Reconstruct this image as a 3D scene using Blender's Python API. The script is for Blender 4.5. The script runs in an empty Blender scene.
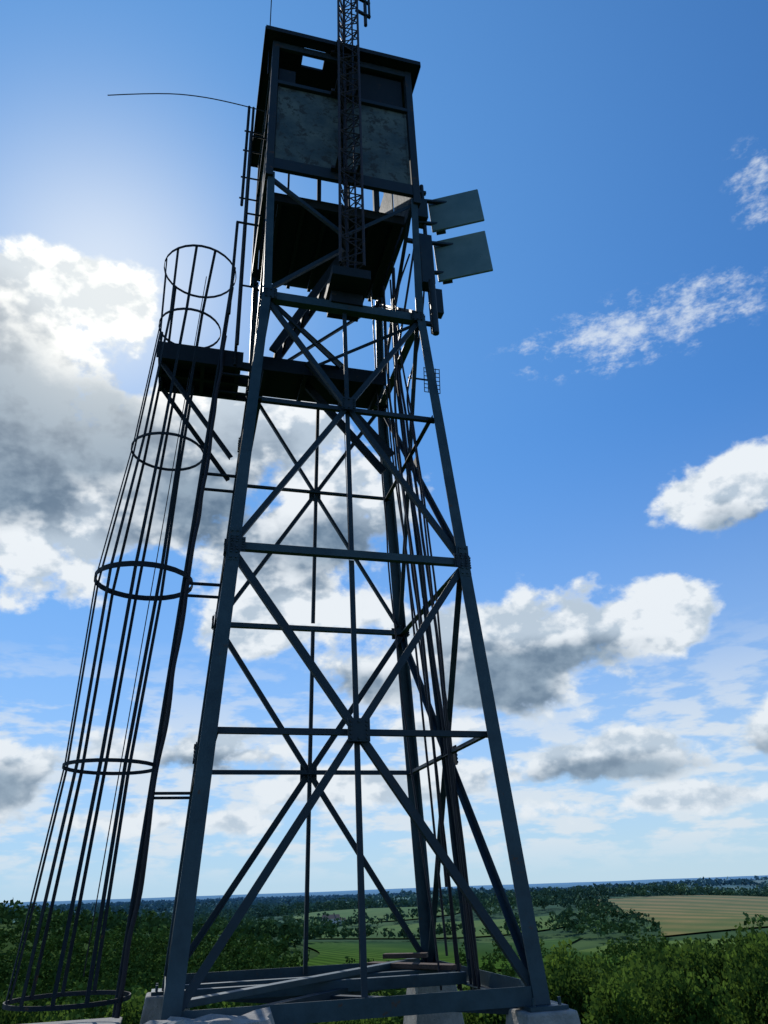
import bpy, bmesh, math, random
import numpy as np
from mathutils import Vector, Matrix
random.seed(4); rng=np.random.default_rng(7)
sc=bpy.context.scene
sc.view_settings.view_transform='Standard'; sc.view_settings.look='None'; sc.view_settings.exposure=0; sc.view_settings.gamma=1
CAMZ=1.6; H=3.0
rad=math.radians
SUN_AZ=-26.0; SUN_EL=41.5
S=Vector((math.sin(rad(SUN_AZ))*math.cos(rad(SUN_EL)), math.cos(rad(SUN_AZ))*math.cos(rad(SUN_EL)), math.sin(rad(SUN_EL))))

# ------------------------------------------------------------ node helpers
class NT:
    def __init__(s,tree): s.t=tree; s.n=tree.nodes; s.l=tree.links
    def put(s,inp,v):
        if isinstance(v,bpy.types.NodeSocket): s.l.new(v,inp)
        elif v is not None: inp.default_value=v
    def math(s,op,a,b=None,c=None,clamp=False):
        n=s.n.new('ShaderNodeMath'); n.operation=op; n.use_clamp=clamp
        s.put(n.inputs[0],a)
        if b is not None: s.put(n.inputs[1],b)
        if c is not None: s.put(n.inputs[2],c)
        return n.outputs[0]
    def vec(s,op,a,b=None,scale=None):
        n=s.n.new('ShaderNodeVectorMath'); n.operation=op
        s.put(n.inputs[0],a)
        if b is not None: s.put(n.inputs[1],b)
        if scale is not None: s.put(n.inputs['Scale'],scale)
        return n.outputs['Value'] if op in('LENGTH','DOT_PRODUCT','DISTANCE') else n.outputs[0]
    def noise(s,vec,scale,detail=4,rough=.55,dist=0):
        n=s.n.new('ShaderNodeTexNoise'); s.put(n.inputs['Vector'],vec)
        n.inputs['Scale'].default_value=scale; n.inputs['Detail'].default_value=detail
        n.inputs['Roughness'].default_value=rough; n.inputs['Distortion'].default_value=dist
        return n.outputs['Fac']
    def mix(s,f,a,b,blend='MIX'):
        n=s.n.new('ShaderNodeMix'); n.data_type='RGBA'; n.blend_type=blend
        s.put(n.inputs[0],f); s.put(n.inputs[6],a); s.put(n.inputs[7],b); return n.outputs[2]
    def mr(s,v,a,b,c=0,d=1,smooth=False):
        n=s.n.new('ShaderNodeMapRange'); s.put(n.inputs[0],v)
        if smooth: n.interpolation_type='SMOOTHSTEP'
        for i,k in enumerate((a,b,c,d)): s.put(n.inputs[i+1],k)
        return n.outputs[0]
def C(*a): return (a[0],a[1],a[2],1)

def mat(name,c1,c2,scale=4,rough=.6,metal=0,rust=0,bump=.0,rustcol=C(.07,.04,.025)):
    m=bpy.data.materials.new(name); m.use_nodes=True; t=NT(m.node_tree)
    b=m.node_tree.nodes['Principled BSDF']
    tc=t.n.new('ShaderNodeTexCoord').outputs['Object']
    n1=t.noise(tc,scale,5,.65)
    f=t.mr(n1,.35,.65)
    col=t.mix(f,c1,c2)
    if rust>0:
        n2=t.noise(tc,scale*2.3,5,.75)
        rf=t.mr(n2,.72-rust,.80-rust)
        col=t.mix(rf,col,rustcol)
    t.put(b.inputs['Base Color'],col)
    t.put(b.inputs['Roughness'],t.mr(n1,.3,.7,rough-.1,min(1,rough+.12)))
    b.inputs['Metallic'].default_value=metal
    b.inputs['Specular IOR Level'].default_value=.28
    if bump:
        bn=t.n.new('ShaderNodeBump'); bn.inputs['Strength'].default_value=bump; bn.inputs['Distance'].default_value=.02
        t.put(bn.inputs['Height'],t.noise(tc,scale*6,3,.7)); t.put(b.inputs['Normal'],bn.outputs[0])
    return m
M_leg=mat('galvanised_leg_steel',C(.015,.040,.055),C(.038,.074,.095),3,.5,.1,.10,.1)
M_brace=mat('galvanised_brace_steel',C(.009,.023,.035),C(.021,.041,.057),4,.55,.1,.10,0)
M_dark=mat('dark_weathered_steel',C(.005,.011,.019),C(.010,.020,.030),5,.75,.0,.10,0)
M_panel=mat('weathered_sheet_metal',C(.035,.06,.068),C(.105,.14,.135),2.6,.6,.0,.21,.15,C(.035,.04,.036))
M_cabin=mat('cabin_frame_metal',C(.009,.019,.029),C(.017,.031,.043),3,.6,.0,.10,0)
M_redwood=mat('brown_timber',C(.05,.033,.028),C(.10,.07,.055),6,.85,0,0,.5)
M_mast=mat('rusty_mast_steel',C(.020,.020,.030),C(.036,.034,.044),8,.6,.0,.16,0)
M_cable=mat('black_cable_jacket',C(.008,.01,.016),C(.02,.02,.03),10,.5)
M_ant=mat('antenna_radome_grey',C(.09,.16,.17),C(.13,.21,.22),3,.5,0,.06,0)
M_conc=mat('concrete',C(.20,.20,.19),C(.34,.33,.31),5,.9,0,.1,.6,C(.12,.12,.10))
M_bark=mat('bark',C(.04,.03,.02),C(.08,.06,.045),8,.9,0,0,0)

# ------------------------------------------------------------ mesh helpers
def bar(bm,p1,p2,w,t,n=(0,-1,0),o=0.0,os=0.0):
    p1=Vector(p1);p2=Vector(p2);ax=(p2-p1).normalized();n=Vector(n);n=n-ax*n.dot(ax)
    if n.length<1e-4: n=ax.orthogonal()
    n.normalize(); s=ax.cross(n)
    vs=[]
    for p in (p1,p2):
        for a,b in((-1,-1),(1,-1),(1,1),(-1,1)):
            vs.append(bm.verts.new(p+s*(a*w/2+os)+n*(b*t/2+o)))
    for f in((3,2,1,0),(4,5,6,7),(0,1,5,4),(1,2,6,5),(2,3,7,6),(3,0,4,7)):
        bm.faces.new([vs[i] for i in f])
def angle(bm,p1,p2,w,n,o=0.0,t=.009,flip=1):
    bar(bm,p1,p2,w,t,n,o)
    bar(bm,p1,p2,t,w*.8,n,o-w*.4-t*.5,os=flip*(w/2-t/2))
def tube(bm,p1,p2,r,seg=6):
    p1=Vector(p1);p2=Vector(p2);ax=(p2-p1).normalized();u=ax.orthogonal().normalized();v=ax.cross(u)
    A=[];B=[]
    for i in range(seg):
        a=2*math.pi*i/seg; d=(u*math.cos(a)+v*math.sin(a))*r
        A.append(bm.verts.new(p1+d));B.append(bm.verts.new(p2+d))
    for i in range(seg):
        j=(i+1)%seg; bm.faces.new((A[i],A[j],B[j],B[i]))
    bm.faces.new(A[::-1]);bm.faces.new(B)
def box(bm,lo,hi):
    lo=Vector(lo);hi=Vector(hi)
    bar(bm,((lo.x+hi.x)/2,(lo.y+hi.y)/2,lo.z),((lo.x+hi.x)/2,(lo.y+hi.y)/2,hi.z),abs(hi.x-lo.x),abs(hi.y-lo.y),(0,1,0))
def prism(bm,poly0,poly1):
    a=[bm.verts.new(p) for p in poly0];b=[bm.verts.new(p) for p in poly1];n=len(a)
    for i in range(n):
        j=(i+1)%n; bm.faces.new((a[i],a[j],b[j],b[i]))
    bm.faces.new(a[::-1]);bm.faces.new(b)
def finish(bm,name,m,parent=None,bevel=0,smooth=False):
    bmesh.ops.recalc_face_normals(bm,faces=bm.faces)
    me=bpy.data.meshes.new(name);bm.to_mesh(me);bm.free()
    ob=bpy.data.objects.new(name,me);sc.collection.objects.link(ob);me.materials.append(m)
    if parent: ob.parent=parent
    if bevel:
        md=ob.modifiers.new('b','BEVEL');md.width=bevel;md.segments=2;md.limit_method='ANGLE'
    if smooth:
        for p in me.polygons:p.use_smooth=True
    return ob
TC=Vector((-.2169*H,2.649*H,CAMZ))
def empty(name):
    e=bpy.data.objects.new(name,None);sc.collection.objects.link(e)
    e.location=TC;e.rotation_euler=(0,0,rad(15.5));e.empty_display_size=.5;return e
NB=bmesh.new

# ------------------------------------------------------------ TOWER
tower=empty('fire_lookout_tower')
def s(z): return .4735-.0637*z       # half width (in H units) of the tapered legs
Z0,Z1,Z2,ZC=-.28,1.0,2.145,2.85
ST=s(Z2); SC=.357
bm=NB()
for sx in(-1,1):
    for sy in(-1,1):
        def sec(hw,z,w,t=.013):
            x=sx*hw*H;y=sy*hw*H;z=z*H
            return [(x,y,z),(x-sx*w,y,z),(x-sx*w,y-sy*t,z),(x-sx*t,y-sy*t,z),(x-sx*t,y-sy*w,z),(x,y-sy*w,z)]
        prism(bm,sec(s(Z0),Z0,.135),sec(s(Z1),Z1,.125))
        prism(bm,sec(s(Z1)+.0035,Z1-.05,.12),sec(ST+.0035,Z2,.105))
        prism(bm,sec(ST,Z2+.001,.10),sec(SC-.012,ZC,.09))
        x=sx*s(Z0)*H;y=sy*s(Z0)*H
        box(bm,(x-.16-sx*.06,y-.16-sy*.06,Z0*H-.03),(x+.16-sx*.06,y+.16-sy*.06,Z0*H-.002))
        for bx in(-.11,.11):
            for by in(-.11,.11):
                tube(bm,(x+bx-sx*.06,y+by-sy*.06,Z0*H-.002),(x+bx-sx*.06,y+by-sy*.06,Z0*H+.05),.014)
        # splice plates and bolts
        for zz_ in(1.0,):
            xx=sx*(s(zz_)*H+.006);yy=sy*(s(zz_)*H+.006)
            bar(bm,(xx-sx*.06,yy+sy*.004,zz_*H-.17),(xx-sx*.06,yy+sy*.004,zz_*H+.17),.10,.010,(0,1,0))
            for q_ in range(6):
                z_=zz_*H-.14+q_*.056
                tube(bm,(xx-sx*.04,yy+sy*.008,z_),(xx-sx*.04,yy+sy*.024,z_),.011)
                tube(bm,(xx-sx*.09,yy+sy*.008,z_),(xx-sx*.09,yy+sy*.024,z_),.011)
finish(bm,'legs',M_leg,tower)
bmB=NB();bmH=NB();bmG=NB()
def fp(face,c,hw,z,inset=.02):
    a=c*hw*H; d=hw*H-inset
    return {'f':Vector((a,-d,z*H)),'b':Vector((-a,d,z*H)),'l':Vector((-d,-a,z*H)),'r':Vector((d,a,z*H))}[face]
NR={'f':Vector((0,-1,0)),'b':Vector((0,1,0)),'l':Vector((-1,0,0)),'r':Vector((1,0,0))}
def gusset(face,c,z,size):
    n=NR[face];p=fp(face,c,s(z),z,.0)+n*.012
    bar(bmG,p-Vector((0,0,size/2)),p+Vector((0,0,size/2)),size,.01,n)
    t=n.cross(Vector((0,0,1)))
    for i in(-.36,0,.36):
        for j in(-.36,.36):
            q=p+t*i*size+Vector((0,0,j*size)); tube(bmG,q+n*.004,q+n*.02,.012)
            q=p+t*j*size+Vector((0,0,i*size*.5)); tube(bmG,q+n*.004,q+n*.018,.011)
for F in 'fblr':
    n=NR[F]
    for k,(a,b) in enumerate(((Z0,Z1),(Z1,Z2))):
        sa,sb=s(a),s(b); zx=a+(b-a)*sa/(sa+sb); w=.068 if k==0 else .056
        ia=1-.09/(sa*H); ib=1-.07/(sb*H)
        angle(bmB,fp(F,-ia,sa,a+.03),fp(F,ib,sb,b-.02),w,n,-.012)
        angle(bmB,fp(F,ia,sa,a+.03),fp(F,-ib,sb,b-.02),w,n,-.034,flip=-1)
        angle(bmB,fp(F,0,sa,a+.02),fp(F,0,sb,b-.015),.05,n,-.056)
        hm=s(zx); im=1-.05/(hm*H)
        angle(bmB,fp(F,-im,hm,zx),fp(F,im,hm,zx),.052,n,-.078)
        gusset(F,0,zx,.20 if k==0 else .16)
    for z,w in((Z0+.02,.13),(Z1,.075),(Z2,.115)):
        hw=s(z);i=1-.016/(hw*H)
        angle(bmH,fp(F,-i,hw,z),fp(F,i,hw,z),w,n,.0)
        for c in(-1,1):
            if z>0: gusset(F,c*(1-.09/(hw*H)),z,.15)
    st2=SC-.012
    def tp(c,z):
        hw=ST+(st2-ST)*(z-Z2)/(ZC-Z2); return fp(F,c,hw,z)
    if F in 'f':
        angle(bmB,tp(-.93,Z2+.04),tp(-.02,Z2+.33),.05,n,-.02)
        angle(bmB,tp(-.93,ZC-.03),tp(-.02,Z2+.42),.05,n,-.02)
        angle(bmB,tp(.93,ZC-.03),tp(.05,Z2+.42),.05,n,-.02)
    else:
        angle(bmB,tp(-.93,Z2+.04),tp(.93,ZC-.05),.055,n,-.02)
        angle(bmB,tp(.93,Z2+.04),tp(-.93,ZC-.05),.055,n,-.045,flip=-1)
up=Vector((0,0,1))
for z,w in((Z2,.05),(Z0+.02,.09)):
    q=s(z)*H-.08
    angle(bmB,(-q,-q,z*H-.03),(q,q,z*H-.03),w,up,0)
    angle(bmB,(-q,q,z*H-.06),(q,-q,z*H-.06),w,up,-.0)
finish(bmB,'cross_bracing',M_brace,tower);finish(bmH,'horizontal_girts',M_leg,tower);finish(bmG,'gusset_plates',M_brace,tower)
bm=NB();q=s(Z0)*H
for yy in(.18,.62):
    bar(bm,(-q+.1,yy,Z0*H+.05),(q-.1,yy,Z0*H+.05),.08,.10,(0,0,1))
bar(bm,(-q+.15,-q+.35,Z0*H+.13),(q-.25,q-.15,Z0*H+.13),.10,.05,(0,0,1))
finish(bm,'base_beams',M_leg,tower,.004)
bm=NB()
bar(bm,(.66,1.16,Z0*H+.13),(1.34,.30,Z0*H+.13),.16,.045,(0,0,1))
bar(bm,(.85,1.30,Z0*H+.19),(1.28,1.08,Z0*H+.19),.13,.045,(0,0,1))
finish(bm,'timber_planks',M_redwood,tower,.005)
# cabin --------------------------------------------------
bm=NB();R=SC*H
zb,zt=2.87*H,3.79*H
for sx in(-1,1):
    for sy in(-1,1):
        bar(bm,(sx*(R-.05),sy*(R-.05),ZC*H-.1),(sx*(R-.05),sy*(R-.05),zt),.1,.1,(0,1,0))
for F in 'fblr':
    n=NR[F]
    p=lambda c,z:Vector(fp(F,c,SC,z,.0))
    i=1-.1/R
    bar(bm,p(-i,2.90)-n*.04,p(i,2.90)-n*.04,.20,.06,n)
    bar(bm,p(-i,3.475)-n*.03,p(i,3.475)-n*.03,.07,.05,n)
    bar(bm,p(-i,3.765)-n*.03,p(i,3.765)-n*.03,.13,.05,n)
    bar(bm,p(0,3.49)-n*.032,p(0,3.74)-n*.032,.07,.045,n)
    for c in(-.5,.5):
        if F!='f': bar(bm,p(c,3.49)-n*.032,p(c,3.74)-n*.032,.035,.03,n)
finish(bm,'cabin_frame',M_cabin,tower,.003)
bm=NB()
for F in 'fblr':
    n=NR[F]
    for c0,c1 in((-.90,-.035),(.035,.90)):
        a=fp(F,(c0+c1)/2,SC,2.937)-n*.04;b=fp(F,(c0+c1)/2,SC,3.462)-n*.04
        bar(bm,a,b,(c1-c0)*R,.012,n)
        for cc in(c0+.02,(c0+c1)/2,c1-.02):
            if cc==(c0+c1)/2 and F=='f': continue
            bar(bm,fp(F,cc,SC,2.94)-n*.028,fp(F,cc,SC,3.46)-n*.028,.025,.01,n)
finish(bm,'cabin_wall_panels',M_panel,tower)
bm=NB()
box(bm,(.10,-R+.09,3.495*H),(R-.14,-R+.10,3.735*H))
box(bm,(-R+.12,-R+.09,3.495*H),(-R+.36,-R+.10,3.62*H))
finish(bm,'window_shutters',M_dark,tower)
bm=NB()
box(bm,(-R+.11,-.22*H,ZC*H+.01),(R-.11,R-.11,ZC*H+.06))
for i in range(6):
    x=-R+.25+i*(2*R-.5)/5
    bar(bm,(x,-.22*H,ZC*H-.05),(x,R-.12,ZC*H-.05),.05,.12,(0,0,1))
bar(bm,(-R+.12,-.215*H,ZC*H-.05),(R-.12,-.215*H,ZC*H-.05),.05,.125,(0,0,1))
finish(bm,'cabin_floor',M_dark,tower)
bm=NB();r=.398*H;zr=3.805*H;th=.05
hx0,hx1,hy0,hy1=-.20*H,-.09*H,-.345*H,-.245*H
box(bm,(-r,-r,zr),(r,hy0,zr+th));box(bm,(-r,hy1,zr),(r,r,zr+th))
box(bm,(-r,hy0+.001,zr),(hx0,hy1-.001,zr+th));box(bm,(hx1,hy0+.001,zr),(r,hy1-.001,zr+th))
for a,b in(((-r,-r),(r,-r)),((-r,r),(r,r))):
    bar(bm,(a[0],a[1]+(.0),zr+.01),(b[0],b[1],zr+.01),.09,.02,(0,1,0))
for x in(-r,r): bar(bm,(x,-r+.012,zr+.011),(x,r-.012,zr+.011),.09,.02,(1,0,0))
finish(bm,'cabin_roof',M_dark,tower)
# access platform ----------------------------------------
bm=NB();zp=2.1*H
box(bm,(-.735*H,.06*H,zp),(-.385*H,.31*H,zp+.05));box(bm,(-.30*H,.05*H,zp),(.27*H,.30*H,zp+.05))
for yv in(.07,.185,.30):
    bar(bm,(-.735*H,yv*H,zp-.06),(-.345*H,yv*H,zp-.06),.05,.11,(0,0,1))
for x in(-.73,-.55,-.40):
    bar(bm,(x*H,.075*H,zp-.055),(x*H,.295*H,zp-.055),.05,.10,(0,0,1))
for x in(-.28,-.1,.1,.25):
    bar(bm,(x*H,.06*H,zp-.055),(x*H,.295*H,zp-.055),.05,.10,(0,0,1))
box(bm,(-.745*H,.055*H,zp-.12),(-.38*H,.0585*H,zp+.14))
box(bm,(-.30*H,.045*H,zp-.12),(.27*H,.0485*H,zp+.10))
finish(bm,'access_platform',M_dark,tower)
bm=NB()
angle(bm,(-.72*H,.09*H,zp-.12),(-.40*H,.09*H,1.62*H),.05,(0,-1,0))
angle(bm,(-.72*H,.29*H,zp-.12),(-.40*H,.29*H,1.62*H),.05,(0,1,0))
for y in(-.02,.12):
    bar(bm,(-.26*H,y*H,zp+.05),(.10*H,y*H,ZC*H),.05,.1,(0,0,1))
    bar(bm,(.27*H,y*H+.08,1.66*H),(-.10*H,y*H+.08,zp),.05,.1,(0,0,1))
for i in range(9):
    f=(i+.5)/9;x=-.26+.36*f
    bar(bm,(x*H,-.018*H,zp+.05+(ZC*H-zp-.05)*f),(x*H,.118*H,zp+.05+(ZC*H-zp-.05)*f),.03,.12,(0,0,1))
for y in(-.09,.05):
    tube(bm,(-.415*H,y*H,zp-.1),(-.42*H,y*H,3.62*H),.02,8)
for i in range(15):
    z=zp+.15+i*.3; tube(bm,(-.417*H,-.09*H,z),(-.417*H,.05*H,z),.012)
for z in(2.4,2.85,3.4): tube(bm,(-.417*H,-.09*H,z*H),(-.345*H,-.09*H,z*H),.015)
tube(bm,(-.44*H,.0,3.0*H),(-.44*H,0,3.75*H),.022,8);tube(bm,(-.46*H,-.12*H,2.2*H),(-.455*H,-.12*H,2.75*H),.02,8)
tube(bm,(-.46*H,-.12*H,2.75*H),(-.36*H,-.12*H,2.75*H),.016,8)
for z in(3.05,3.2,3.4,3.55): tube(bm,(-.36*H,0,z*H),(-.455*H,0,z*H),.014)
for y in(.06,.31):
    tube(bm,(-.735*H,y*H,zp),(-.735*H,y*H,zp+.3),.018)
finish(bm,'stairs_and_rails',M_dark,tower)

# ------------------------------------------------------------ CAGED LADDER
lad=empty('caged_ladder')
CV=.1
def cu(z): return -.752+(z+.257)*.052
bm=NB();bmr=NB()
hoops=[(-.257,.172),(.39,.148),(1.05,.175),(1.62,.143),(2.27,.135),(2.62,.165)]
NS=28
for z,r in hoops:
    c=Vector((cu(z)*H,CV*H,z*H))
    for i in range(NS):
        a0=2*math.pi*i/NS;a1=2*math.pi*(i+1)/NS
        p=c+Vector((math.cos(a0),math.sin(a0),0))*r*H;q=c+Vector((math.cos(a1),math.sin(a1),0))*r*H
        mid=(p+q)/2-c
        bar(bm,p,q,.06 if z==1.05 else .035,.010,mid)
angs=[70,102,134,166,198,230,262,292]
for k in range(len(hoops)-1):
    (za,ra),(zb_,rb)=hoops[k],hoops[k+1]
    for A in angs:
        if k==4 and A<110: continue
        a=rad(A);d=Vector((math.cos(a),math.sin(a),0))
        p=Vector((cu(za)*H,CV*H,za*H))+d*(ra*H-.012);q=Vector((cu(zb_)*H,CV*H,zb_*H))+d*(rb*H-.012)
        bar(bm,p,q,.034,.010,d)
finish(bm,'safety_cage',M_dark,lad)
def lu(z): return -.615+(z+.28)*.057
for dv in(-.065,.065):
    tube(bmr,(lu(-.3)*H,(CV+dv)*H,-.3*H),(lu(2.62)*H,(CV+dv)*H,2.62*H),.022,8)
n=31
for i in range(n):
    z=-.25+i*(2.8/n); tube(bmr,(lu(z)*H,(CV-.065)*H,z*H),(lu(z)*H,(CV+.065)*H,z*H),.012)
for z in(.30,1.03,1.5,2.0):
    for dv in(-.065,.065):
        bar(bmr,(lu(z)*H,(CV+dv)*H,z*H),(-s(z)*H,(CV+dv)*H,z*H),.035,.025,(0,0,1))
    bar(bmr,((-s(z)+.004)*H,(CV-.1)*H,z*H),((-s(z)+.004)*H,-s(z)*H+.1,z*H),.035,.025,(0,0,1))
finish(bmr,'ladder',M_dark,lad)
def cable(name,pts,r,parent,m=M_cable):
    cu_=bpy.data.curves.new(name,'CURVE');cu_.dimensions='3D';cu_.bevel_depth=r;cu_.bevel_resolution=1;cu_.resolution_u=4
    sp=cu_.splines.new('NURBS');sp.points.add(len(pts)-1)
    for i,p in enumerate(pts): sp.points[i].co=(p[0],p[1],p[2],1)
    sp.order_u=3;sp.use_endpoint_u=True;cu_.materials.append(m)
    ob=bpy.data.objects.new(name,cu_);sc.collection.objects.link(ob)
    if parent: ob.parent=parent
    return ob
pts=[((lu(z)+.012+random.uniform(-.008,.008))*H,(CV-.075+random.uniform(-.008,.008))*H,z*H) for z in np.linspace(-.3,2.2,26)]
cable('ladder_cable',pts,.024,lad)
cable('fall_arrest_wire',[((cu(z)+.03)*H,CV*H,z*H) for z in(-.2,1,2.6)],.006,lad)

# ------------------------------------------------------------ CABLES ON RIGHT FACE
cab=empty('coaxial_cable_bundle')
for k,(v,r_,du) in enumerate(((-.06,.018,-.03),(-.03,.02,-.035),(.02,.014,-.03),(.06,.018,-.05),(.12,.013,-.04),(-.14,.013,-.05),(.16,.011,-.10))):
    pts=[]
    for z in np.linspace(-.3,2.7,22):
        hw=s(min(z,2.145))
        pts.append(((hw+du+random.uniform(-.004,.004))*H,(v*(1+.35*math.sin(z*2.1+k))+random.uniform(-.004,.004))*H-.0,z*H))
    cable('cable_%d'%k,pts,r_,cab)
cable('drooping_cable',[(.36*H,-.28*H,2.75*H),(.30*H,-.2*H,2.3*H),(.27*H,-.05*H,2.0*H),(.31*H,.0,1.5*H),(.36*H,-.02*H,.9*H),(.40*H,.02*H,0)],.016,cab)
cable('drooping_cable_b',[(.34*H,-.2*H,2.65*H),(.24*H,-.1*H,2.35*H),(.30*H,.1*H,1.9*H),(.34*H,.08*H,1.2*H),(.40*H,.06*H,-.2*H)],.013,cab)
cable('drooping_cable_c',[(.40*H,-.22*H,2.5*H),(.36*H,-.22*H,2.1*H),(.30*H,-.12*H,1.9*H),(.345*H,-.1*H,1.7*H),(.37*H,-.12*H,1.0*H),(.42*H,-.1*H,-.2*H)],.013,cab)
cable('thin_wire',[(.1*H,.2*H,2.1*H),(.13*H,.2*H,1*H),(.14*H,.2*H,-.25*H)],.005,cab)

# ------------------------------------------------------------ LATTICE MAST
mast=empty('lattice_antenna_mast');bm=NB()
mc=Vector((.0067*H,-.415*H,0));side=.30
tri=[mc+Vector((math.cos(rad(a)),math.sin(rad(a)),0))*side/math.sqrt(3) for a in(90,210,330)]
za,zz=2.27*H,6.2*H
for p in tri: tube(bm,(p.x,p.y,za),(p.x,p.y,zz),.018,8)
z=za+.04;k=0;st=.2
while z<zz-st:
    for i in range(3):
        a,b=tri[i],tri[(i+1)%3]
        if k%2: a,b=b,a
        tube(bm,(a.x,a.y,z),(b.x,b.y,z+st),.009,5)
        if k%2==0: tube(bm,(a.x,a.y,z),(b.x,b.y,z),.009,5)
    z+=st;k+=1
for z in(2.92,3.47,3.78):
    bar(bm,(mc.x-.22,-SC*H-.03,z*H),(mc.x+.22,-SC*H-.03,z*H),.06,.05,(0,0,1))
    for dx in(-.15,.15): bar(bm,(mc.x+dx,-SC*H-.05,z*H+.002),(mc.x+dx,mc.y-.05,z*H+.002),.04,.03,(0,0,1))
finish(bm,'lattice',M_mast,mast)
bm=NB()
box(bm,(mc.x-.24,mc.y-.05,2.215*H),(mc.x+.24,-ST*H+.35,2.262*H))
box(bm,(mc.x-.20,-ST*H-.012,2.155*H),(mc.x+.20,-ST*H+.30,2.213*H))
finish(bm,'mast_base_bracket',M_dark,mast,.004)
bm=NB()
x=mc.x+.30
tube(bm,(x,mc.y,4.0*H),(x,mc.y,4.9*H),.028,10);tube(bm,(x+.06,mc.y-.02,4.08*H),(x+.06,mc.y-.02,4.35*H),.02,8)
for z in(4.08,4.2,4.4): bar(bm,(mc.x+.13,mc.y-.06,z*H),(x+.08,mc.y,z*H),.04,.04,(0,0,1))
finish(bm,'dipole_antenna',M_cabin,mast)
cable('mast_feedline',[(mc.x+.06+random.uniform(-.02,.02),mc.y-.02,z*H) for z in np.linspace(2.25,6,14)],.014,mast)
cable('mast_feedline_b',[(mc.x-.05+random.uniform(-.02,.02),mc.y+.02,z*H) for z in np.linspace(2.25,6,14)],.012,mast)

# ------------------------------------------------------------ PANEL ANTENNAS
def panel(zlo,zhi,off):
    e=empty('panel_antenna')
    bm=NB()
    o=Vector((.470*H+off,-.185*H,0)); d=Vector((.894,-.445,0)).normalized(); n=Vector((-.445,-.894,0)).normalized()
    L=.255*H
    a=o+d*L/2
    bar(bm,a+Vector((0,0,zlo*H))+n*.05,a+Vector((0,0,zhi*H))-n*.05+d*(-.04),L,.035,n)
    finish(bm,'radome',M_ant,e,.012)
    bm=NB()
    for z in(zlo+.05,zhi-.05):
        bar(bm,(.37*H,-.19*H,z*H),o+d*.25+Vector((0,0,z*H))-n*.04,.05,.04,(0,0,1))
    bar(bm,o+d*.12+Vector((0,0,zlo*H+.05))-n*.06,o+d*.12+Vector((0,0,zhi*H-.05))-n*.06,.14,.06,n)
    box(bm,(.385*H,-.225*H,(zlo+.06)*H),(.44*H,-.15*H,(zhi-.07)*H))
    finish(bm,'mounting_bracket',M_brace,e,.004)
panel(2.83,3.085,0);panel(2.51,2.80,.03)
pm=empty('antenna_mount_pipe');bm=NB()
tube(bm,(.43*H,-.19*H,2.2*H),(.43*H,-.19*H,3.15*H),.03,10)
for z in(2.25,2.75,3.10): bar(bm,(.335*H,-.19*H,z*H),(.45*H,-.19*H,z*H),.05,.05,(0,0,1))
box(bm,(.43*H,-.24*H,2.28*H),(.47*H,-.2*H,2.42*H))
box(bm,(.37*H,-.27*H,2.42*H),(.43*H,-.21*H,2.72*H))
tube(bm,(.40*H,-.3*H,2.1*H),(.40*H,-.3*H,2.4*H),.045,10)
finish(bm,'pipe',M_brace,pm)
ga=empty('grid_antenna');bm=NB()
gx,gy,gz=.42*H,-.05*H,1.98*H
for i in range(5):
    tube(bm,(gx+i*.055,gy,gz),(gx+i*.055,gy-.04,gz+.38),.006,5)
for i in range(7):
    tube(bm,(gx,gy-.005*i,gz+i*.063),(gx+.22,gy-.005*i,gz+i*.063),.006,5)
tube(bm,(s(2)*H,gy,gz+.2),(gx+.1,gy,gz+.2),.014)
finish(bm,'grid',M_dark,ga)
wa=empty('whip_antenna')
cable('whip',[(-.36*H,.0*H,3.74*H),(-.476*H,.023*H,3.785*H),(-.70*H,.05*H,3.825*H),(-.92*H,.10*H,3.850*H),(-1.18*H,.17*H,3.84*H)],.009,wa)
wb=empty('whip_antenna')
cable('whip',[(-.37*H,-.3*H,3.6*H),(-.375*H,-.3*H,4.1*H),(-.38*H,-.29*H,4.9*H)],.009,wb)

# ------------------------------------------------------------ FOOTINGS
ft=empty('concrete_footing');bm=NB();q=(s(Z0)-.02)*H
for sx in(-1,1):
    for sy in(-1,1):
        x,y=sx*q,sy*q
        prism(bm,[(x+a*.36,y+b*.36,-CAMZ-.4) for a,b in((-1,-1),(1,-1),(1,1),(-1,1))],[(x+a*.21,y+b*.21,Z0*H-.032) for a,b in((-1,-1),(1,-1),(1,1),(-1,1))])
prism(bm,[(-2.75+a*.75,.3+b*.6,-CAMZ-.4) for a,b in((-1,-1),(1,-1),(1,1),(-1,1))],[(-2.4+a*.6,.3+b*.5,-.325*H) for a,b in((-1,-1),(1,-1),(1,1),(-1,1))])
finish(bm,'piers',M_conc,ft,.02)
from mathutils import noise as mn
rb=empty('rock_outcrop')
bm=NB();bmesh.ops.create_icosphere(bm,subdivisions=4,radius=1)
for v in bm.verts:
    k=1+.35*mn.noise(v.co*1.7)+.12*mn.noise(v.co*5); v.co=Vector((v.co.x*.62*k,v.co.y*.45*k,min(v.co.z*.85*k,.62+.05*mn.noise(v.co*3))))
    v.co+=Vector((-1.18,-1.75,-1.36))
finish(bm,'rock',M_conc,rb)

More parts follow.
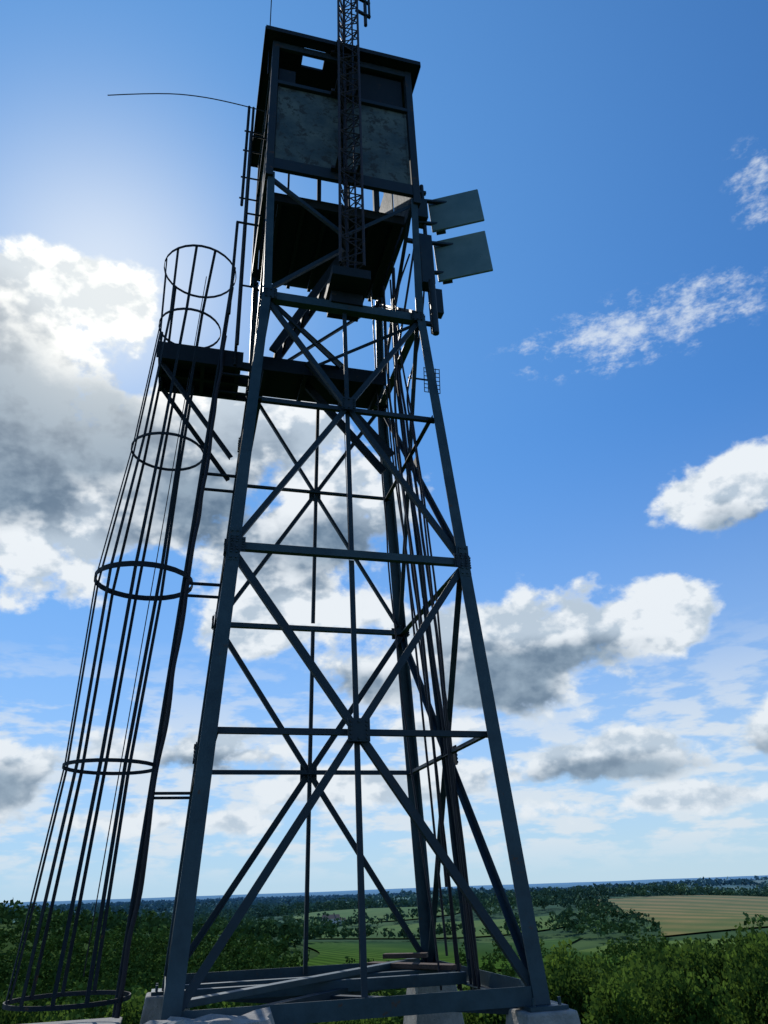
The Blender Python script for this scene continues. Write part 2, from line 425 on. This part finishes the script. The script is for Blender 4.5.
# ------------------------------------------------------------ TERRAIN
def sst(a,b,x):
    t=np.clip((x-a)/(b-a),0,1);return t*t*(3-2*t)
def hgt(x,y):
    x=np.asarray(x,float);y=np.asarray(y,float)
    r=np.hypot(x,y-5);t=np.maximum(0,r-5.5)
    h=-38*(1-np.exp(-t*t/(t+6)/55))
    h=h+sst(60,300,r)*(3*np.sin(x/130+1)*np.cos(y/170)+2*np.sin((x+y)/70))
    h=h+27*np.exp(-((x+300)/170)**2-((y-560)/170)**2)
    h=h+20*np.exp(-((x-330)/260)**2-((y-1050)/260)**2)
    h=h+12*np.exp(-((x+60)/230)**2-((y-1150)/200)**2)
    h=h+16*np.exp(-((x-150)/420)**2-((y-2100)/260)**2)+18*np.exp(-((x-1100)/500)**2-((y-2600)/300)**2)+14*np.exp(-((x+1100)/500)**2-((y-2400)/300)**2)
    h=h+sst(1200,3000,r)*(6*np.sin(x/700+.5)*np.sin(y/900)+5*np.sin(x/2300+y/3100))
    h=h+sst(5000,9000,r)*(22+16*np.sin(x/4100+1.2)*np.sin(y/3600+.4)+8*np.sin(x/1500+y/2100))
    return h
na=300;rr=np.concatenate([[0],np.geomspace(1.5,45000,190)])
th=np.linspace(0,2*np.pi,na,endpoint=False)
Rg,Tg=np.meshgrid(rr[1:],th,indexing='ij');X=Rg*np.cos(Tg);Y=5+Rg*np.sin(Tg)
V=np.stack([X,Y,hgt(X,Y)],-1).reshape(-1,3);V=np.vstack([V,[[0,5,float(hgt(0,5))]]])
nr=len(rr)-1;faces=[]
for i in range(nr-1):
    for j in range(na):
        k=(j+1)%na;faces.append((i*na+j,(i+1)*na+j,(i+1)*na+k,i*na+k))
for j in range(na): faces.append((len(V)-1,j,(j+1)%na))
me=bpy.data.meshes.new('ground');me.from_pydata(V.tolist(),[],faces);me.update()
for p in me.polygons:p.use_smooth=True
g=bpy.data.objects.new('ground',me);sc.collection.objects.link(g)
HAZE_TINT=C(.12,.25,.40)
def haze_tinted(t,col,dist_scale=3300.):  # aerial haze painted into the surface colour, bluer with distance; no volume
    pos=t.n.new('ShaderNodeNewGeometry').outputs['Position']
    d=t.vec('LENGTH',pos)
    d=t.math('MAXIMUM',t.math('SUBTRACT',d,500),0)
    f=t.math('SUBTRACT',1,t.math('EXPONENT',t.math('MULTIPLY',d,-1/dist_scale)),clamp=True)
    return t.mix(f,col,HAZE_TINT)
def ground_mat(name,c1,c2,c3,sc1,stripe=None):
    m=bpy.data.materials.new(name);m.use_nodes=True;t=NT(m.node_tree);b=t.n['Principled BSDF']
    pos=t.n.new('ShaderNodeNewGeometry').outputs['Position']
    n1=t.noise(pos,sc1,5,.65);n2=t.noise(pos,sc1*.08,4,.6)
    col=t.mix(t.mr(n1,.35,.65),c1,c2);col=t.mix(t.mr(n2,.5,.62),col,c3)
    if stripe:
        w=t.n.new('ShaderNodeTexWave');w.inputs['Scale'].default_value=stripe;w.inputs['Distortion'].default_value=1.5
        w.bands_direction='DIAGONAL';t.put(w.inputs['Vector'],pos)
        col=t.mix(t.math('MULTIPLY',w.outputs['Fac'],.75),col,c3)
    t.put(b.inputs['Base Color'],haze_tinted(t,col));b.inputs['Roughness'].default_value=1
    b.inputs['Specular IOR Level'].default_value=.0
    return m
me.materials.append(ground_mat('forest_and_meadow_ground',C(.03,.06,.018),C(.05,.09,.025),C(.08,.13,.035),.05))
def patch(name,x0,x1,y0,y1,skew,m,n=60):
    vs=[];fs=[]
    for i in range(n+1):
        for j in range(n+1):
            u=i/n;v=j/n
            x=x0+(x1-x0)*u+skew*v+14*math.sin(v*7);y=y0+(y1-y0)*v+18*math.sin(u*5+1)
            vs.append((x,y,float(hgt(x,y))+1.2))
    for i in range(n):
        for j in range(n): fs.append((i*(n+1)+j,(i+1)*(n+1)+j,(i+1)*(n+1)+j+1,i*(n+1)+j+1))
    me=bpy.data.meshes.new(name);me.from_pydata(vs,[],fs);me.materials.append(m);me.update()
    for p in me.polygons:p.use_smooth=True
    o=bpy.data.objects.new(name,me);sc.collection.objects.link(o)
FIELDS=[(-70,120,470,700,20),(200,660,640,1010,30),(-100,140,760,860,40),(-120,60,930,1100,0),(-900,-500,1500,1900,0),(250,900,1900,2250,0),(-300,100,1900,2200,0),(1000,1700,2300,2700,0),(-1900,-1300,2500,2900,0),(120,330,480,610,20),(-330,-200,330,430,10),(160,240,250,330,10)]
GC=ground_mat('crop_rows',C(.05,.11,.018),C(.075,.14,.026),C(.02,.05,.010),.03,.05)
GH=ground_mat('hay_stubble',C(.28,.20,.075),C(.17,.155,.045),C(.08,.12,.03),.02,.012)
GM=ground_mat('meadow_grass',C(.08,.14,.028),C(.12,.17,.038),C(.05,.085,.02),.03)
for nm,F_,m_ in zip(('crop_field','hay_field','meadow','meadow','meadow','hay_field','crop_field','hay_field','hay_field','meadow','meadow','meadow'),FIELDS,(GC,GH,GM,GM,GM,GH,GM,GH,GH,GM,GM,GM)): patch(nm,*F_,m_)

# ------------------------------------------------------------ FOLIAGE
def foliage_mat(name,dark,light,trans,haze=True):
    m=bpy.data.materials.new(name);m.use_nodes=True;t=NT(m.node_tree);t.n.clear()
    out=t.n.new('ShaderNodeOutputMaterial')
    at=t.n.new('ShaderNodeAttribute');at.attribute_name='tint'
    f=at.outputs['Fac']
    col=t.mix(f,dark,light)
    if haze: col=haze_tinted(t,col)
    d=t.n.new('ShaderNodeBsdfDiffuse');t.put(d.inputs[0],col)
    if haze: t.l.new(d.outputs[0],out.inputs[0]);return m
    tr=t.n.new('ShaderNodeBsdfTranslucent');t.put(tr.inputs[0],t.mix(f,dark,trans))
    mx=t.n.new('ShaderNodeMixShader');mx.inputs[0].default_value=.38
    t.l.new(d.outputs[0],mx.inputs[1]);t.l.new(tr.outputs[0],mx.inputs[2]);t.l.new(mx.outputs[0],out.inputs[0])
    return m
M_leaf=foliage_mat('leaves',C(.020,.048,.012),C(.075,.14,.028),C(.16,.27,.04),False)
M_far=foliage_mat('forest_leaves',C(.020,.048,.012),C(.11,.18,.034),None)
def crown_pts(n,nl,rg):
    L=[]
    for i in range(nl):
        zc=rg.uniform(.28,.85);rad_=.36*math.sqrt(max(.05,1-((zc-.45)/.55)**2))*rg.uniform(.4,1)
        a=rg.uniform(0,6.28);L.append((rad_*math.cos(a),rad_*math.sin(a),zc,rg.uniform(.10,.20)))
    L.append((0,0,.5,.28));L=np.array(L)
    idx=rg.integers(0,len(L),n);d=rg.normal(size=(n,3));d/=np.linalg.norm(d,axis=1)[:,None]
    rr_=rg.uniform(.45,1.08,n)**.6
    P=L[idx,:3]+d*(L[idx,3]*rr_)[:,None]*np.array([1,1,.85]);return P,L,idx
def quads(P,size,rg,asp=.7):
    n=len(P);a=rg.normal(size=(n,3));a/=np.linalg.norm(a,axis=1)[:,None]
    b=rg.normal(size=(n,3));b-=a*(a*b).sum(1)[:,None];b/=np.linalg.norm(b,axis=1)[:,None]
    sz=(size*rg.uniform(.6,1.3,n))[:,None]
    return np.stack([P-a*sz,P-b*sz*asp,P+a*sz,P+b*sz*asp],1)
def quadmesh(name,Q,tint,m):
    n=len(Q);me=bpy.data.meshes.new(name)
    me.vertices.add(n*4);me.vertices.foreach_set('co',Q.astype(np.float32).ravel())
    me.loops.add(n*4);me.loops.foreach_set('vertex_index',np.arange(n*4,dtype=np.int32))
    me.polygons.add(n);me.polygons.foreach_set('loop_start',np.arange(0,n*4,4,dtype=np.int32))
    me.update(calc_edges=True)
    at=me.attributes.new('tint','FLOAT','FACE');at.data.foreach_set('value',tint.astype(np.float32))
    me.materials.append(m);return me
variants=[]
for k in range(5):
    P,L,idx=crown_pts(12000,34,rng);P[:,:2]*=.95
    lobe_tone=rng.uniform(0,.55,len(L))
    P3=P*np.array([7.2,7.2,10.0])+np.array([0,0,3.0])
    Q=quads(P3,.135,rng)
    lm=quadmesh('crown',Q,np.clip(lobe_tone[idx]+rng.uniform(0,.35,len(Q))+.06*(k-1),0,1),M_leaf)
    bm=NB()
    pts=[Vector((0,0,-.5)),Vector((.1,.05,3.5)),Vector((.0,.2,7)),Vector((.15,.1,11))];rs=[.26,.2,.13,.04]
    for i in range(3):
        def ring(c,r): return [c+Vector((math.cos(a*math.pi/4),math.sin(a*math.pi/4),0))*r for a in range(8)]
        prism(bm,ring(pts[i],rs[i]),ring(pts[i+1],rs[i+1]))
    for l in L[:16]:
        e=Vector((l[0]*7,l[1]*7,l[2]*10+3));st_=Vector((0,.1,max(2.5,e.z-3)));tube(bm,st_,(st_+e)/2+Vector((0,0,.2)),.07,6);tube(bm,(st_+e)/2+Vector((0,0,.2)),e,.035,5)
    me2=bpy.data.meshes.new('trunk');bmesh.ops.recalc_face_normals(bm,faces=bm.faces);bm.to_mesh(me2);bm.free();me2.materials.append(M_bark)
    variants.append((lm,me2))
def place_tree(x,y,top,k,w=1):
    z=float(hgt(x,y));sc_=(CAMZ+top-z)/12.6
    e=bpy.data.objects.new('deciduous_tree',None);sc.collection.objects.link(e)
    e.location=(x,y,z);e.scale=(sc_*w,sc_*w,sc_);e.rotation_euler=(0,0,random.uniform(0,6.28))
    for nm,me in(('crown',variants[k][0]),('trunk',variants[k][1])):
        o=bpy.data.objects.new(nm,me);sc.collection.objects.link(o);o.parent=e
near=[(10.5,56,-4.2),(14.2,54,-3.6),(17.8,57,-3.2),(21.4,54,-3.6),(25.2,57,-3.6),(29,55,-3.5),(33,57,-3.8),(37.5,56,-3.7),(12.4,62,-3.9),(19.5,64,-3.5),(24,64,-4.1),(31,63,-3.7),(39,64,-3.8),
 (11.0,45,-4.6),(14.8,46,-4.1),(18.6,45,-4.0),(22.6,47,-4.1),(26.5,46,-3.9),(30.5,48,-4.0),(7,60,-5.2),(2.5,59,-6.0),(-3,60,-6.4),(-8,59,-6.3),(-13,61,-6.2),(-19,58,-5.8),(-25,60,-5.5),(-31,60,-5.4)]
for i,(x,y,q_) in enumerate(near): place_tree(x,y,q_+random.uniform(-.7,.45),(i*3)%5,random.uniform(.62,.86))
def infield(x,y):
    r=np.zeros(len(x),bool)
    for x0,x1,y0,y1,sk in FIELDS:
        v=(y-y0)/(y1-y0); r|=(x>x0+sk*v-4)&(x<x1+sk*v+4)&(y>y0-8)&(y<y1+12)
    return r
def forest(name,rmin,rmax,step,nq,qsize,hmin,hmax,wd,keep=1.0,azm=46,thin=None):
    tmpl=[crown_pts(nq,9,rng)[0] for _ in range(5)]
    g_=np.arange(-rmax,rmax,step);gx_,gy_=np.meshgrid(g_,np.arange(0,rmax,step));gx_=gx_.ravel()+rng.uniform(-.45,.45,gx_.size)*step;gy_=gy_.ravel()+rng.uniform(-.45,.45,gy_.size)*step
    r=np.hypot(gx_,gy_);az=np.degrees(np.arctan2(gx_,gy_))
    ok=(r>rmin)&(r<rmax)&(np.abs(az)<azm)&~infield(gx_,gy_)&(rng.uniform(size=r.size)<keep)
    cl=np.sin(gx_/47+2)*np.sin(gy_/61+1)+.5*np.sin(gx_/23+gy_/31)
    if thin is not None: ok&=(cl<thin)
    ok&=~((gy_>300)&(gy_<480)&(gx_>-50)&(gx_<110)&(rng.uniform(size=r.size)<.85))
    ok&=~((gy_>380)&(gy_<640)&(gx_>130)&(gx_<420)&(rng.uniform(size=r.size)<.85))
    ok&=~((gy_>1600)&(gy_<1950)&(gx_>200)&(gx_<900)&(rng.uniform(size=r.size)<.8))
    x=gx_[ok];y=gy_[ok];z=hgt(x,y);n=len(x)
    stand=.5+.5*np.sin(x/38+1.3*np.sin(y/90))*np.cos(y/75+np.sin(x/60))
    out=[];tt=[]
    for i in range(n):
        P=tmpl[i%5];a=rng.uniform(0,6.28);hh=rng.uniform(hmin,hmax);w=wd*rng.uniform(.8,1.25)
        c,s_=math.cos(a),math.sin(a)
        zz_=z[i]+hh*(.12+.88*P[:,2])
        q=np.stack([(P[:,0]*c-P[:,1]*s_)*w*1.1+x[i],(P[:,0]*s_+P[:,1]*c)*w*1.1+y[i],zz_],1)
        out.append(q);tt.append(np.clip(rng.uniform(0,.5)*(.2+stand[i])+.25*stand[i]+rng.uniform(0,.22,nq),0,1))
    P=np.concatenate(out);Q=quads(P,qsize,rng);me=quadmesh(name,Q,np.concatenate(tt),M_far)
    o=bpy.data.objects.new(name,me);sc.collection.objects.link(o)
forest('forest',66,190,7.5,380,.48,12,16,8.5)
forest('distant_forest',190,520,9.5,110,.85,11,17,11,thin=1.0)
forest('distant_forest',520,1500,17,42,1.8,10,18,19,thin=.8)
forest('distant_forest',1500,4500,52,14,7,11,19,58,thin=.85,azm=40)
# farmhouse
fh=bpy.data.objects.new('farmhouse',None);sc.collection.objects.link(fh);fx,fy=-75,930
fh.location=(fx,fy,float(hgt(fx,fy))+1.5);fh.rotation_euler=(0,0,.3)
M_white=mat('white_siding',C(.6,.6,.58),C(.75,.75,.72),1,.8);M_shing=mat('shingles',C(.09,.08,.08),C(.14,.12,.11),2,.9)
bm=NB();box(bm,(-9,-5,0),(9,5,6));box(bm,(9.01,-3.5,0),(16,3.5,4));finish(bm,'walls',M_white,fh)
bm=NB();prism(bm,[(-9.6,-5.8,6.01),(-9.6,5.8,6.01),(-9.6,0,10)],[(9.6,-5.8,6.01),(9.6,5.8,6.01),(9.6,0,10)])
prism(bm,[(9.7,-4,4.01),(9.7,4,4.01),(9.7,0,6.4)],[(16.6,-4,4.01),(16.6,4,4.01),(16.6,0,6.4)]);box(bm,(3,-.6,8),(4.2,.6,11.5));finish(bm,'roof',M_shing,fh)
bm=NB()
for x in(-6.5,-3,3,6.5):
    for z in(1,3.8): box(bm,(x-.6,-5.05,z),(x+.6,-5.005,z+1.5))
box(bm,(-.6,-5.06,.1),(.6,-5.004,2.3));finish(bm,'windows_and_door',M_dark,fh)

# ------------------------------------------------------------ SKY
w=bpy.data.worlds.new('World');sc.world=w;w.use_nodes=True;t=NT(w.node_tree);t.n.clear()
out=t.n.new('ShaderNodeOutputWorld');bg=t.n.new('ShaderNodeBackground')
sky=t.n.new('ShaderNodeTexSky');sky.sky_type='NISHITA';sky.sun_disc=False
sky.sun_elevation=rad(SUN_EL);sky.sun_rotation=rad(SUN_AZ);sky.air_density=1.0;sky.dust_density=.08;sky.ozone_density=2.5;sky.altitude=200
Dn=t.vec('NORMALIZE',t.n.new('ShaderNodeTexCoord').outputs['Generated'])
sx=t.n.new('ShaderNodeSeparateXYZ');t.l.new(Dn,sx.inputs[0])
az=t.math('ARCTAN2',sx.outputs[0],sx.outputs[1]);el=t.math('ARCSINE',sx.outputs[2])
cx=t.n.new('ShaderNodeCombineXYZ');t.l.new(az,cx.inputs[0]);t.l.new(el,cx.inputs[1]);AE=cx.outputs[0]
def field(bl,lo=-1.2):
    D=None
    for a,e,ra,re,wt in bl:
        v=t.vec('SUBTRACT',AE,(rad(a),rad(e),0));v=t.vec('MULTIPLY',v,(1/rad(ra),1/rad(re),0))
        d=t.math('MULTIPLY_ADD',t.vec('LENGTH',v),-wt,wt)
        D=d if D is None else t.math('SMOOTH_MAX',D,d,.15)
    return t.math('MAXIMUM',D,lo)
blobs=[(-33,33,13,10.5,1.7),(-29,40.5,8.5,4.0,1.3),(-26,27,9,7,1.5),(-17,30,11,7.5,1.4),(-5.5,27,9.5,7,1.3),(-9,20.5,10,5,1.2),(-31,23.5,10,5,1.4),
(9.5,15.6,10,4.6,1.7),(18.5,17.0,8,3.1,1.5),(-1,15.5,8,3.2,.9),
(24.2,24.0,3.8,2.5,1.2),(29.5,25.4,5,2.8,1.2),
(15,7.6,8,1.8,1.2),(27,8.6,5,2.3,1.1),(20,4.8,10,1.2,.9),
(-28,7.6,5.5,2.8,1.1),(-14,9.4,7,2.2,1.1),(-2,6.8,8,1.6,1),(-18,4.6,11,1.2,.9),(4,10.5,6,1.2,.7),
(70,25,25,9,1),(-80,28,20,10,1)]
D=field(blobs)
dark=[(-34,31.0,12,7.5,1.8),(-27,32,9,5.5,1.5),(-16,28,8,4,1.0),(-5,24,6,3,.6),(8,13.7,6.5,2.6,1.4),(14,14.9,6,1.6,1.1),(16,6.9,6.5,1.0,1.1),(-29,6.8,5,1.7,1.3),(-14,8.3,5,1.0,.8),(-1,14.0,5,1.3,.6),(26,22.6,4,1.1,.6),(27,7.6,4,1.0,.8)]
G=field(dark)
P1=t.vec('MULTIPLY',Dn,(1,1,1.45))
P2=t.vec('ADD',P1,tuple(S*.022))
n1=t.noise(P1,9,7,.57);n2=t.noise(P2,9,4,.52);n3=t.noise(P1,30,3,.6)
n1c=t.math('SUBTRACT',n1,.5)
dens=t.math('MULTIPLY_ADD',n1c,3.5,D)
alpha=t.mr(dens,.0,.42,0,1,True)
lit=t.math('ADD',t.math('MULTIPLY_ADD',t.math('SUBTRACT',n1,n2),6.5,.5),t.math('MULTIPLY',t.math('SUBTRACT',n3,.5),.5),clamp=True)
core=t.mr(t.math('MULTIPLY_ADD',n1c,1.8,t.math('MULTIPLY_ADD',lit,-.45,t.math('ADD',G,.25))),-.35,.6,0,1,True)
hz=t.noise(t.vec('MULTIPLY',Dn,(1,1,3.6)),13,4,.6)
lowm=t.math('MULTIPLY',t.mr(el,rad(.5),rad(3)),t.mr(el,rad(17),rad(9)))
low=t.math('MULTIPLY',t.mr(hz,.44,.60,0,1,True),t.math('MULTIPLY',lowm,.8))
wv=t.vec('MULTIPLY',t.vec('SUBTRACT',AE,(rad(24.5),rad(37.6),0)),(1/rad(13),1/rad(2.8),0))
w2=t.vec('MULTIPLY',t.vec('SUBTRACT',AE,(rad(36.5),rad(43.5),0)),(1/rad(2.6),1/rad(3),0))
wd=t.math('MAXIMUM',t.math('SUBTRACT',1,t.vec('LENGTH',wv)),t.math('SUBTRACT',1,t.vec('LENGTH',w2)))
wn=t.noise(t.vec('MULTIPLY',Dn,(1,1,2.0)),28,4,.7)
wisp=t.mr(t.math('ADD',t.math('MULTIPLY',wd,.7),t.math('MULTIPLY',t.math('SUBTRACT',wn,.5),2.6)),.05,1.05,0,.8,True)
wisp=t.math('MULTIPLY',wisp,t.mr(wd,-.15,.15))
sund=t.math('MAXIMUM',t.vec('DOT_PRODUCT',Dn,tuple(S)),0)
glow=t.math('POWER',sund,70.)
glow2=t.math('POWER',sund,5.)
K=10.0
skyc=t.mix(1.0,sky.outputs[0],C(.44,.88,1.38),'MULTIPLY')
skyc=t.mix(.12,skyc,C(.08*K,.36*K,.82*K))
hb=t.math('POWER',t.mr(el,rad(33),rad(0)),1.6)
skyc=t.mix(t.math('MULTIPLY',hb,.85),skyc,C(.56*K,.70*K,.80*K))
skyc=t.mix(t.math('MULTIPLY',glow2,.68),skyc,C(.17*K,.43*K,.84*K))
white=t.mix(glow,C(.84*K,.89*K,.94*K),C(1.5*K,1.45*K,1.35*K))
soft=t.mix(t.mr(lit,.15,.70),C(.48*K,.58*K,.69*K),white)
cc=t.mix(t.mr(alpha,.3,1.0),C(.76*K,.83*K,.89*K),soft)
grey=t.mix(lit,C(.085*K,.155*K,.25*K),C(.23*K,.33*K,.44*K))
cc=t.mix(t.math('MULTIPLY',core,.95),cc,grey)
cc=t.mix(t.math('MULTIPLY',hb,.28),cc,C(.60*K,.71*K,.80*K))
col=t.mix(low,skyc,C(.74*K,.80*K,.85*K))
col=t.mix(wisp,col,C(.75*K,.82*K,.9*K))
col=t.mix(alpha,col,cc)
col=t.mix(t.math('MULTIPLY',glow,.6),col,C(1.05*K,1.06*K,1.02*K))
t.put(bg.inputs[0],col);bg.inputs[1].default_value=.1;t.l.new(bg.outputs[0],out.inputs[0])
try: w.cycles.sampling_method='NONE'
except Exception: pass

sl=bpy.data.lights.new('sun','SUN');sl.energy=3.6;sl.angle=rad(.5);sl.color=(1,.95,.87)
so=bpy.data.objects.new('sun',sl);sc.collection.objects.link(so);so.rotation_euler=(-S).to_track_quat('-Z','Y').to_euler();so.location=(0,0,40)

# ------------------------------------------------------------ CAMERA
th_=rad(27.0);rho=rad(2.09)
R0=Vector((1,0,0));Fw=Vector((0,math.cos(th_),math.sin(th_)));U0=Vector((0,-math.sin(th_),math.cos(th_)))
Rr=R0*math.cos(rho)-U0*math.sin(rho);Uu=U0*math.cos(rho)+R0*math.sin(rho)
cam=bpy.data.cameras.new('camera');co=bpy.data.objects.new('camera',cam);sc.collection.objects.link(co)
m=Matrix.Identity(4)
for i in range(3): m[i][0]=Rr[i];m[i][1]=Uu[i];m[i][2]=-Fw[i]
m[0][3]=0;m[1][3]=0;m[2][3]=CAMZ
co.matrix_world=m;cam.sensor_fit='VERTICAL';cam.sensor_height=36;cam.sensor_width=27;cam.lens=740/1024*36
cam.clip_start=.1;cam.clip_end=100000
sc.camera=co
